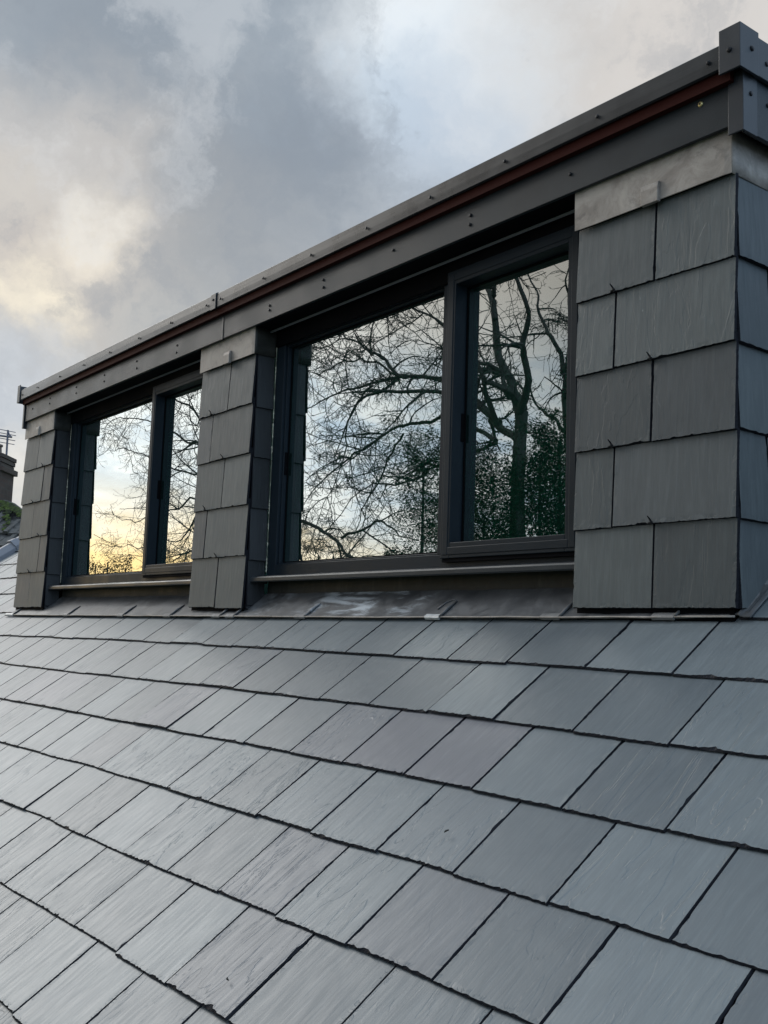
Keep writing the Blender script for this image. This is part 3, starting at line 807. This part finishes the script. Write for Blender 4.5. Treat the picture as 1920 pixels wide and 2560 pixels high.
def nb(mb, name, mat, parent=nh, **k):
    o = mb.build(name, mat, None, **k); o.parent = parent
    o.matrix_parent_inverse = Matrix.Translation(-Vector(parent.location)) if parent is nh else Matrix.Identity(4)
    return o
cc_ = Vector((pt.x, pt.y, 0)) - hr*2.0
ck = MB(); zt, zc, zb = pt.z, pc.z, pb.z
nbox(ck, cc_, 1.86, 1.3, zb-6, zt-.9)
z_ = zt-.9
for i, wv_ in enumerate((1.84, 1.90, 1.96)): nbox(ck, cc_, wv_, 1.3+.03*i, z_+.30*i, z_+.30*(i+1)-.02)
chim = nb(ck, 'chimney', M['brick'], bevel=.03)
cb_ = MB(); nbox(cb_, cc_, 2.06, 1.5, zc-.2, zc+.18); o = cb_.build('corbel', M['brick'], None, bevel=.04); o.parent = chim; o.matrix_parent_inverse = chim.matrix_parent_inverse.copy() if False else Matrix.Identity(4)
pp = NPt(7, 1112); pm = Vector((pp.x, pp.y, 0)) - hr*.55
pk = MB(); pk.tube([(pm.x, pm.y, zt-.05), (pm.x, pm.y, pp.z-.15), (pm.x, pm.y, pp.z-.12), (pm.x, pm.y, pp.z)], [.52, .46, .54, .54], 14)
o = pk.build('chimney_pot', M['pot'], None, smooth=False); o.parent = chim
# tiled roof: slope facing the camera, ridge running down to the right as a hip
A = NPt(-120, 1225); B = NPt(20, 1246, ND-2); Cc = NPt(60, 1272, ND-4); Dd = NPt(160, 1345, ND-6)
rt = MB()
hipline = [NPt(-160, 1240, ND), NPt(0, 1249, ND-1), NPt(25, 1254, ND-1.5), NPt(58, 1277, ND-2.5), NPt(110, 1312, ND-4)]
def hip_at(px):
    q = [(-160, 1240, ND), (0, 1249, ND-1), (25, 1254, ND-1.5), (58, 1277, ND-2.5), (110, 1312, ND-4), (200, 1390, ND-7)]
    for a, b_ in zip(q, q[1:]):
        if px <= b_[0]:
            t_ = (px-a[0])/(b_[0]-a[0]); return a[1]+(b_[1]-a[1])*t_
    return q[-1][1]
top0 = NPt(0, 1236, ND); rdir = (hr*.96 + Vector((0, 0, -.02)) - hz*.22).normalized(); dn = (-hz*.80 + Vector((0, 0, -.60)) - hr*.14).normalized()
nn = rdir.cross(dn).normalized()
if nn.z < 0: nn = -nn
rr2 = random.Random(5)
for row in range(0, 12):
    for c in range(-10, 14):
        a = c*1.35 + (.0 if row % 2 == 0 else .675); s0 = row*1.75
        for (ua, ub_, hh) in ((0, .50, .0), (.50, .78, .16), (.78, 1.33, .02)):
            j = rr2.uniform(-.03, .03)
            pts = []
            for h in (0, -.22):
                for (uu, ss, lf) in ((a+ua, s0, 0), (a+ub_, s0, 0), (a+ub_, s0+1.9, .22), (a+ua, s0+1.9, .22)):
                    p = top0 + rdir*uu + dn*(ss+j) + nn*(hh+lf+h); pts.append(p)
            # keep tiles below the sloping hip line
            q = top0 + rdir*(a+ub_) + dn*s0
            rel = (q-CAM); k_ = rel.dot(FWD); px = 960+FPX*rel.dot(RGT)/k_; py = 1280-FPX*rel.dot(UPV)/k_
            if py < hip_at(px)-2: continue
            rt.add(pts, [(0, 1, 2, 3), (4, 7, 6, 5), (0, 4, 5, 1), (1, 5, 6, 2), (2, 6, 7, 3), (3, 7, 4, 0)])
ul = [top0+rdir*a_+dn*s_-nn*.30 for a_, s_ in ((-14, .7), (.6, .9), (2.6, 1.9), (18, 11.5), (18, 21), (-14, 21))]
rt.add(ul+[p-nn*.3 for p in ul], [tuple(range(6)), tuple(range(11, 5, -1))]+[(i, i+6, (i+1) % 6+6, (i+1) % 6) for i in range(6)])
nroof = nb(rt, 'roof', M['tile'])
hp = MB()
HL = [NPt(*q) for q in ((-160, 1240, ND+.5), (-60, 1243, ND), (-20, 1246, ND-.4), (0, 1249, ND-.6), (18, 1251, ND-1), (34, 1259, ND-1.4), (50, 1269, ND-2), (66, 1281, ND-2.6), (110, 1312, ND-4), (200, 1390, ND-7))]
hp.tube([p-Vector((0, 0, .25)) for p in HL], [.24+.05*(i % 2) for i in range(len(HL))], 8)
o = hp.build('hip_tiles', M['tile'], None, smooth=True); o.parent = nroof
ms = MB()
for i in range(520):
    px = rr2.uniform(-15, 56); py = hip_at(px)+abs(rr2.gauss(0, 1))*9*(1 if px < 25 else .8)+2
    if 8 < px < 26 and rr2.random() < .45: py = rr2.uniform(1262, 1330)
    if py > 1335: continue
    d = pix_dir(px, py); t_ = ((top0+nn*.28)-CAM).dot(nn)/d.dot(nn); p = CAM+d*t_
    if t_ > ND+4: continue
    ms.dome(p-nn*.05, nn, rr2.uniform(.05, .15), rr2.uniform(.03, .09), 6)
o = ms.build('moss', M['moss'], None, smooth=True); o.parent = nroof; o['kind'] = 'stuff'
nw = MB(); q0 = NPt(10, 1400, ND+3); nbox(nw, Vector((q0.x, q0.y, 0))-hr*4, 10, 5, -30, q0.z-6); nb(nw, 'wall', M['render'])

ab = NPt(16, 1142); am = NPt(20, 1075)
aer = empty('tv_aerial', (ab.x, ab.y, ab.z))
tag(aer, 'thin metal television aerial standing on the brick chimney', 'aerial')
def apart(mb, name):
    o = mb.build(name, M['galv'], None); o.parent = aer; o.matrix_parent_inverse = Matrix.Translation(-Vector(aer.location)); return o
mt = MB(); mt.tube([ab-Vector((0, 0, .4)), am], .075, 6); apart(mt, 'mast')
b1 = NPt(30, 1093); b0 = NPt(-70, 1080); bo = MB(); bo.tube([b0, b1], .07, 6)
bo.tube([NPt(21, 1080), NPt(24, 1088), b1], .05, 5); apart(bo, 'boom')
for (ya, yb, xb) in ((1072.5, 1081, 39), (1081, 1089.5, 40), (1095, 1102, 38), (1105, 1111.5, 36)):
    e_ = MB(); e_.tube([NPt(-30, ya-5), NPt(xb, yb)], .028, 5); apart(e_, 'element')

# ------------------------------------------------------------------ trees opposite, seen mirrored in the glass
GY = .60
def VP(px, py, Y):                      # a point whose mirror image in the panes is seen in that direction
    d = pix_dir(px, py); t_ = (Y-CAM.y)/d.y; p = CAM+d*t_
    return Vector((p.x, 2*GY-p.y, p.z))
def smooth_path(P_, n=6):
    out = []
    for i in range(len(P_)-1):
        p0 = P_[max(i-1, 0)]; p1 = P_[i]; p2 = P_[i+1]; p3 = P_[min(i+2, len(P_)-1)]
        for k in range(n):
            t_ = k/n
            out.append(.5*((2*p1)+(p2-p0)*t_+(2*p0-5*p1+4*p2-p3)*t_*t_+(3*p1-p0-3*p2+p3)*t_**3))
    out.append(P_[-1].copy()); return out
class Tree:
    def __init__(s, seed): s.r = random.Random(seed); s.trunk = MB(); s.crown = MB(); s.budget = 60000; s.dens = .35; s.tw = .85
    def rv(s): return Vector((s.r.gauss(0, 1), s.r.gauss(0, 1), s.r.gauss(0, 1)))
    def limb(s, pts, r0, r1, sub=1.0, mb=None, lvl=0, n=6):
        path = smooth_path(pts, n); sd_ = s.r.uniform(0, 99)
        path = [p + mn.noise_vector(p*.22+Vector((sd_, 0, 0)))*(.9 if r0 < .35 else .35) + mn.noise_vector(p*.7+Vector((sd_, 5, 0)))*(.28 if r0 < .35 else .12) for p in path]
        L = len(path); rad = [r0+(r1-r0)*(i/(L-1)) for i in range(L)]
        (mb or s.trunk).tube(path, rad, 8 if r0 > .2 else 5)
        tot = sum((path[i+1]-path[i]).length for i in range(L-1))
        cnt = int(tot*sub*s.dens)
        for _ in range(cnt):
            i = s.r.randrange(max(1, L//7), L-1); d = (path[i+1]-path[i]).normalized()
            s.branch(path[i], d, rad[i], s.r.uniform(5, 13)*(.65+.35*(1-i/L)), 1)
        s.branch(path[-1], (path[-1]-path[-2]).normalized(), r1*1.1, s.r.uniform(4, 7), 1, True)
    def branch(s, p, d, r, L, lvl, cont=False):
        if s.budget <= 0: return
        s.budget -= 1
        if not cont:
            side = s.rv(); side -= d*side.dot(d); side.normalize()
            d = (d*s.r.uniform(.25, .9)+side).normalized()
        r0 = min(r*.7, .03+.030*L) if not cont else r
        seg = {1: 8, 2: 6, 3: 5, 4: 3}[lvl]; pts = [p]; dd = d.copy(); up = Vector((0, 0, 1))
        bend = s.rv()*.12
        for i in range(seg):
            dd = (dd + bend + s.rv()*.11 + up*(.05 if lvl < 3 else .24)*(1 if i > seg*.4 else -.7)).normalized()
            pts.append(pts[-1]+dd*(L/seg))
        rad = [max(r0*(1-.75*i/seg), (0, .075, .05, .036, .030)[lvl]*s.tw) for i in range(seg+1)]
        s.crown.tube(pts, rad, 4 if lvl < 3 else 3, cap=False)
        if lvl < 4:
            n = {1: s.r.randint(5, 7), 2: s.r.randint(3, 5), 3: s.r.randint(1, 2)}[lvl]
            for k in range(n):
                i = s.r.randrange(1, seg+1); q = pts[i]; e = (pts[i]-pts[i-1]).normalized()
                s.branch(q, e, rad[i], L*s.r.uniform(.34, .66), lvl+1)
    def done(s, label, group=None):
        base = Vector(s.trunk.v[0]); root = empty('bare_tree', (base.x, base.y, -30))
        tag(root, label, 'tree', group)
        for mb, nm_ in ((s.trunk, 'trunk'), (s.crown, 'crown')):
            o = mb.build(nm_, M['bark'], None, recalc=False); o.parent = root
            o.matrix_parent_inverse = Matrix.Translation(-Vector(root.location))
        return root
Y = 72
t1 = Tree(3)
def V(px, py, dy=0): return VP(px, py, Y+dy)
g0 = V(1295, 1470); g0.z = -30
t1.limb([g0, V(1290, 1470), V(1292, 1330), V(1296, 1150), V(1300, 1030)], 1.05, .72, .02)
t1.limb([V(1300, 1040), V(1278, 960, 1), V(1245, 880, 2), V(1238, 790, 2), V(1218, 720, 3), V(1190, 640, 4), V(1180, 560, 5)], .62, .16, .55)
t1.limb([V(1238, 800), V(1232, 740), V(1244, 680, -2), V(1270, 620, -3), V(1290, 560, -4)], .36, .10, .5)
t1.limb([V(1300, 1035), V(1318, 950, -2), V(1310, 870, -3), V(1322, 780, -4), V(1296, 700, -5), V(1285, 620, -6)], .48, .14, .5)
t1.limb([V(1292, 1100), V(1245, 1060, 2), V(1190, 1000, 4), V(1120, 955, 5), V(1020, 940, 6), V(930, 958, 6), V(840, 985, 6), V(770, 1020, 5)], .50, .08, .8)
t1.limb([V(1245, 1058), V(1180, 1000), V(1120, 985, 1), V(1010, 975, 0), V(930, 985, -2), V(880, 1030, -3), V(838, 1130, -4)], .40, .06, .7)
t1.limb([V(1250, 1065), V(1215, 990, -2), V(1200, 930, -3), V(1170, 870, -3), V(1100, 800, -4), V(1010, 760, -5), V(900, 730, -6)], .36, .06, .75)
t1.limb([V(1020, 938), V(960, 900), V(900, 860, 2), V(850, 838, 3), V(780, 800, 3)], .26, .05, .6)
t1.limb([V(1290, 1000), V(1235, 920), V(1180, 880), V(1165, 800, 4), V(1160, 700, 5)], .30, .08, .4)
t1.limb([V(1240, 1100), V(1100, 1050, 3), V(990, 1075, 4), V(890, 1130, 4), V(800, 1200, 3), V(742, 1290, 2)], .30, .05, .85)
t1.limb([V(930, 960), V(880, 1060, -2), V(850, 1180, -3), V(800, 1290, -4)], .16, .04, .8)
t1.limb([V(1010, 1080), V(950, 1190, 1), V(900, 1290, 1), V(860, 1380, 1)], .16, .04, .8)
t1.limb([V(1020, 940), V(900, 900, 3), V(800, 930, 4), V(730, 900, 4)], .18, .04, .9)
t1.limb([V(1000, 760), V(900, 800, -3), V(820, 860, -3), V(740, 870, -3)], .14, .04, .9)
t1.limb([V(1240, 1110), V(1120, 1150, 5), V(1000, 1210, 6), V(900, 1230, 7), V(780, 1390, 7)], .22, .04, .7)
t1.done('tall bare ash tree with a thick forked trunk, mirrored in the near window')
Y = 80
t2 = Tree(8)
g0 = V(1440, 1470); g0.z = -30
t2.limb([g0, V(1440, 1400), V(1425, 1200), V(1415, 1020), V(1412, 930), V(1428, 840), V(1425, 740), V(1440, 620)], .62, .14, .35)
t2.limb([V(1416, 930), V(1392, 860), V(1360, 800), V(1335, 740), V(1310, 640, 4)], .32, .07, .4)
t2.limb([V(1415, 925), V(1450, 860), V(1480, 780), V(1500, 660)], .30, .07, .4)
t2.limb([V(1425, 1100), V(1380, 1040), V(1340, 1000), V(1300, 900, -3)], .28, .06, .3)
t2.done('slimmer bare tree leaning behind the ash, mirrored at the right of the near window')
Y = 58
t3 = Tree(21); t3.dens = .27; t3.tw = .55
g0 = V(640, 1500); g0.z = -30
t3.limb([g0, V(640, 1450), V(620, 1300), V(600, 1200), V(590, 1100), V(600, 960), V(620, 820)], .7, .16, .1)
t3.limb([V(600, 1180), V(530, 1130), V(450, 1090), V(380, 1060), V(310, 1050), V(262, 1060)], .22, .04, .75)
t3.limb([V(595, 1090), V(520, 1060), V(440, 1000), V(370, 975), V(300, 960)], .24, .04, .75)
t3.limb([V(610, 1280), V(520, 1250), V(430, 1270), V(350, 1300), V(290, 1290)], .20, .04, .7)
t3.limb([V(600, 1020), V(540, 940), V(480, 900), V(420, 880)], .2, .04, .8)
t3.limb([V(615, 1350), V(540, 1330), V(470, 1380), V(420, 1400), V(370, 1395)], .22, .04, .9)
t3.limb([V(620, 1300), V(700, 1270), V(760, 1300), V(830, 1335), V(900, 1390), V(940, 1420)], .34, .08, .6)
t3.limb([V(860, 1350), V(940, 1310), V(1000, 1330), V(1060, 1350)], .18, .04, .6)
t3.limb([V(600, 1140), V(500, 1180), V(410, 1160), V(330, 1130), V(270, 1120)], .2, .04, .9)
t3.limb([V(610, 1230), V(540, 1210), V(470, 1330), V(400, 1360), V(300, 1360)], .2, .04, .9)
t3.limb([V(600, 900), V(500, 960), V(400, 940), V(300, 900)], .2, .04, .9)
t3.limb([V(612, 1350), V(540, 1400), V(470, 1420), V(380, 1430)], .16, .04, .9)
t3.done('spreading bare tree whose thin boughs are mirrored in the far window')
# ivy and holly: leaf-sized faces through the volume
def sstep(a, b, x):
    x = min(max((x-a)/(b-a), 0), 1); return x*x*(3-2*x)
def leafy(name, label, x0, x1, y0, y1, dens, n, size, mat, stems, cat, seed):
    """a loose, ragged mass of small leaves filling a real volume, thicker where dens() says so"""
    r = random.Random(seed); mb = MB(); k = 0
    while k < n:
        px = r.uniform(x0, x1); py = r.uniform(y0, y1); dy = r.gauss(0, 2.2)
        p = V(px, py, dy)
        f = dens(px, py) + .9*mn.noise(p*.22+Vector((seed, 0, 0))) + .9*mn.noise(p*.6) + .5*mn.noise(p*1.6)
        if f < .50: 
            if r.random() > .02*max(0, f+.3): k += .15; continue
        k += 1
        a = Vector((r.gauss(0, 1), r.gauss(0, 1), r.gauss(0, 1))).normalized(); b_ = a.orthogonal().normalized(); s_ = size*r.uniform(.6, 1.35)
        mb.add([p-a*s_, p+b_*s_*.45, p+a*s_, p-b_*s_*.45], [(0, 1, 2, 3)])
    c0 = V((x0+x1)/2, y1, 0); root = empty(name, (c0.x, c0.y, -30)); tag(root, label, cat)
    o = mb.build('crown', mat, None, recalc=False); o.parent = root; o.matrix_parent_inverse = Matrix.Translation(-Vector(root.location))
    st_ = MB()
    for (sx_, sy_) in stems:
        tp = V(sx_, sy_); b0_ = tp.copy(); b0_.z = -30; md = (b0_+tp)/2+Vector((.8, .5, 0))
        st_.tube(smooth_path([b0_, md, tp]), [.30-.014*i for i in range(13)], 6)
    o = st_.build('trunk', M['bark'], None, recalc=False); o.parent = root; o.matrix_parent_inverse = Matrix.Translation(-Vector(root.location))
    return root
Y = 66
leafy('holly_tree', 'dense dark evergreen holly mirrored at the foot of the forked trunk', 960, 1290, 1040, 1500,
      lambda x, y: max(1.05*sstep(950, 1110, x)*sstep(1020, 1260, y)*(1-.35*sstep(1130, 1260, x)*sstep(1330, 1200, y)), 1.3*sstep(1340, 1400, y+.08*(x-1100)))-.08,
      95000, .135, M['leaf'], [(1060, 1150), (1120, 1200), (1210, 1300)], 'tree', 4)
leafy('ivy_thicket', 'dark ivy-clad thicket mirrored right of the forked trunk', 1260, 1520, 1020, 1500,
      lambda x, y: max(1.0*sstep(1260, 1370, x)*sstep(1000, 1200, y), 1.3*sstep(1330, 1400, y))-.08,
      95000, .135, M['leaf'], [(1350, 1150), (1400, 1100), (1440, 1180)], 'shrub', 9)
leafy('autumn_bush', 'low rust-leaved bush mirrored in the bottom corner of the far window', 205, 330, 1385, 1470,
      lambda x, y: 1.1*sstep(1395, 1430, y+.35*abs(x-250))-.1, 2600, .22, M['rust_leaf'], [(240, 1410), (270, 1405)], 'shrub', 12)
Y = 110
t4 = Tree(31); t4.dens = .25
for i, px in enumerate((700, 745, 790, 830, 870)):
    a0 = V(px, 1440); b0 = a0.copy(); b0.z = -30
    t4.limb([b0, a0, V(px+6, 1400), V(px-4, 1370-8*(i % 2))], .24, .06, .35)
t4.done('distant thicket of bare stems low in the near window reflection')
Y = 75
wc = MB(); A_, B_ = V(430, 1290), V(1150, 1345); A2 = A_+(A_-B_)*1.0; B2 = B_+(B_-A_)*.8
wc.tube([A2+(B2-A2)*(i/30)-Vector((0, 0, 1.2*math.sin(math.pi*i/30))) for i in range(31)], .03, 4)
tag(wc.build('overhead_cable', M['black']), 'thin black overhead cable mirrored across both windows', 'cable')
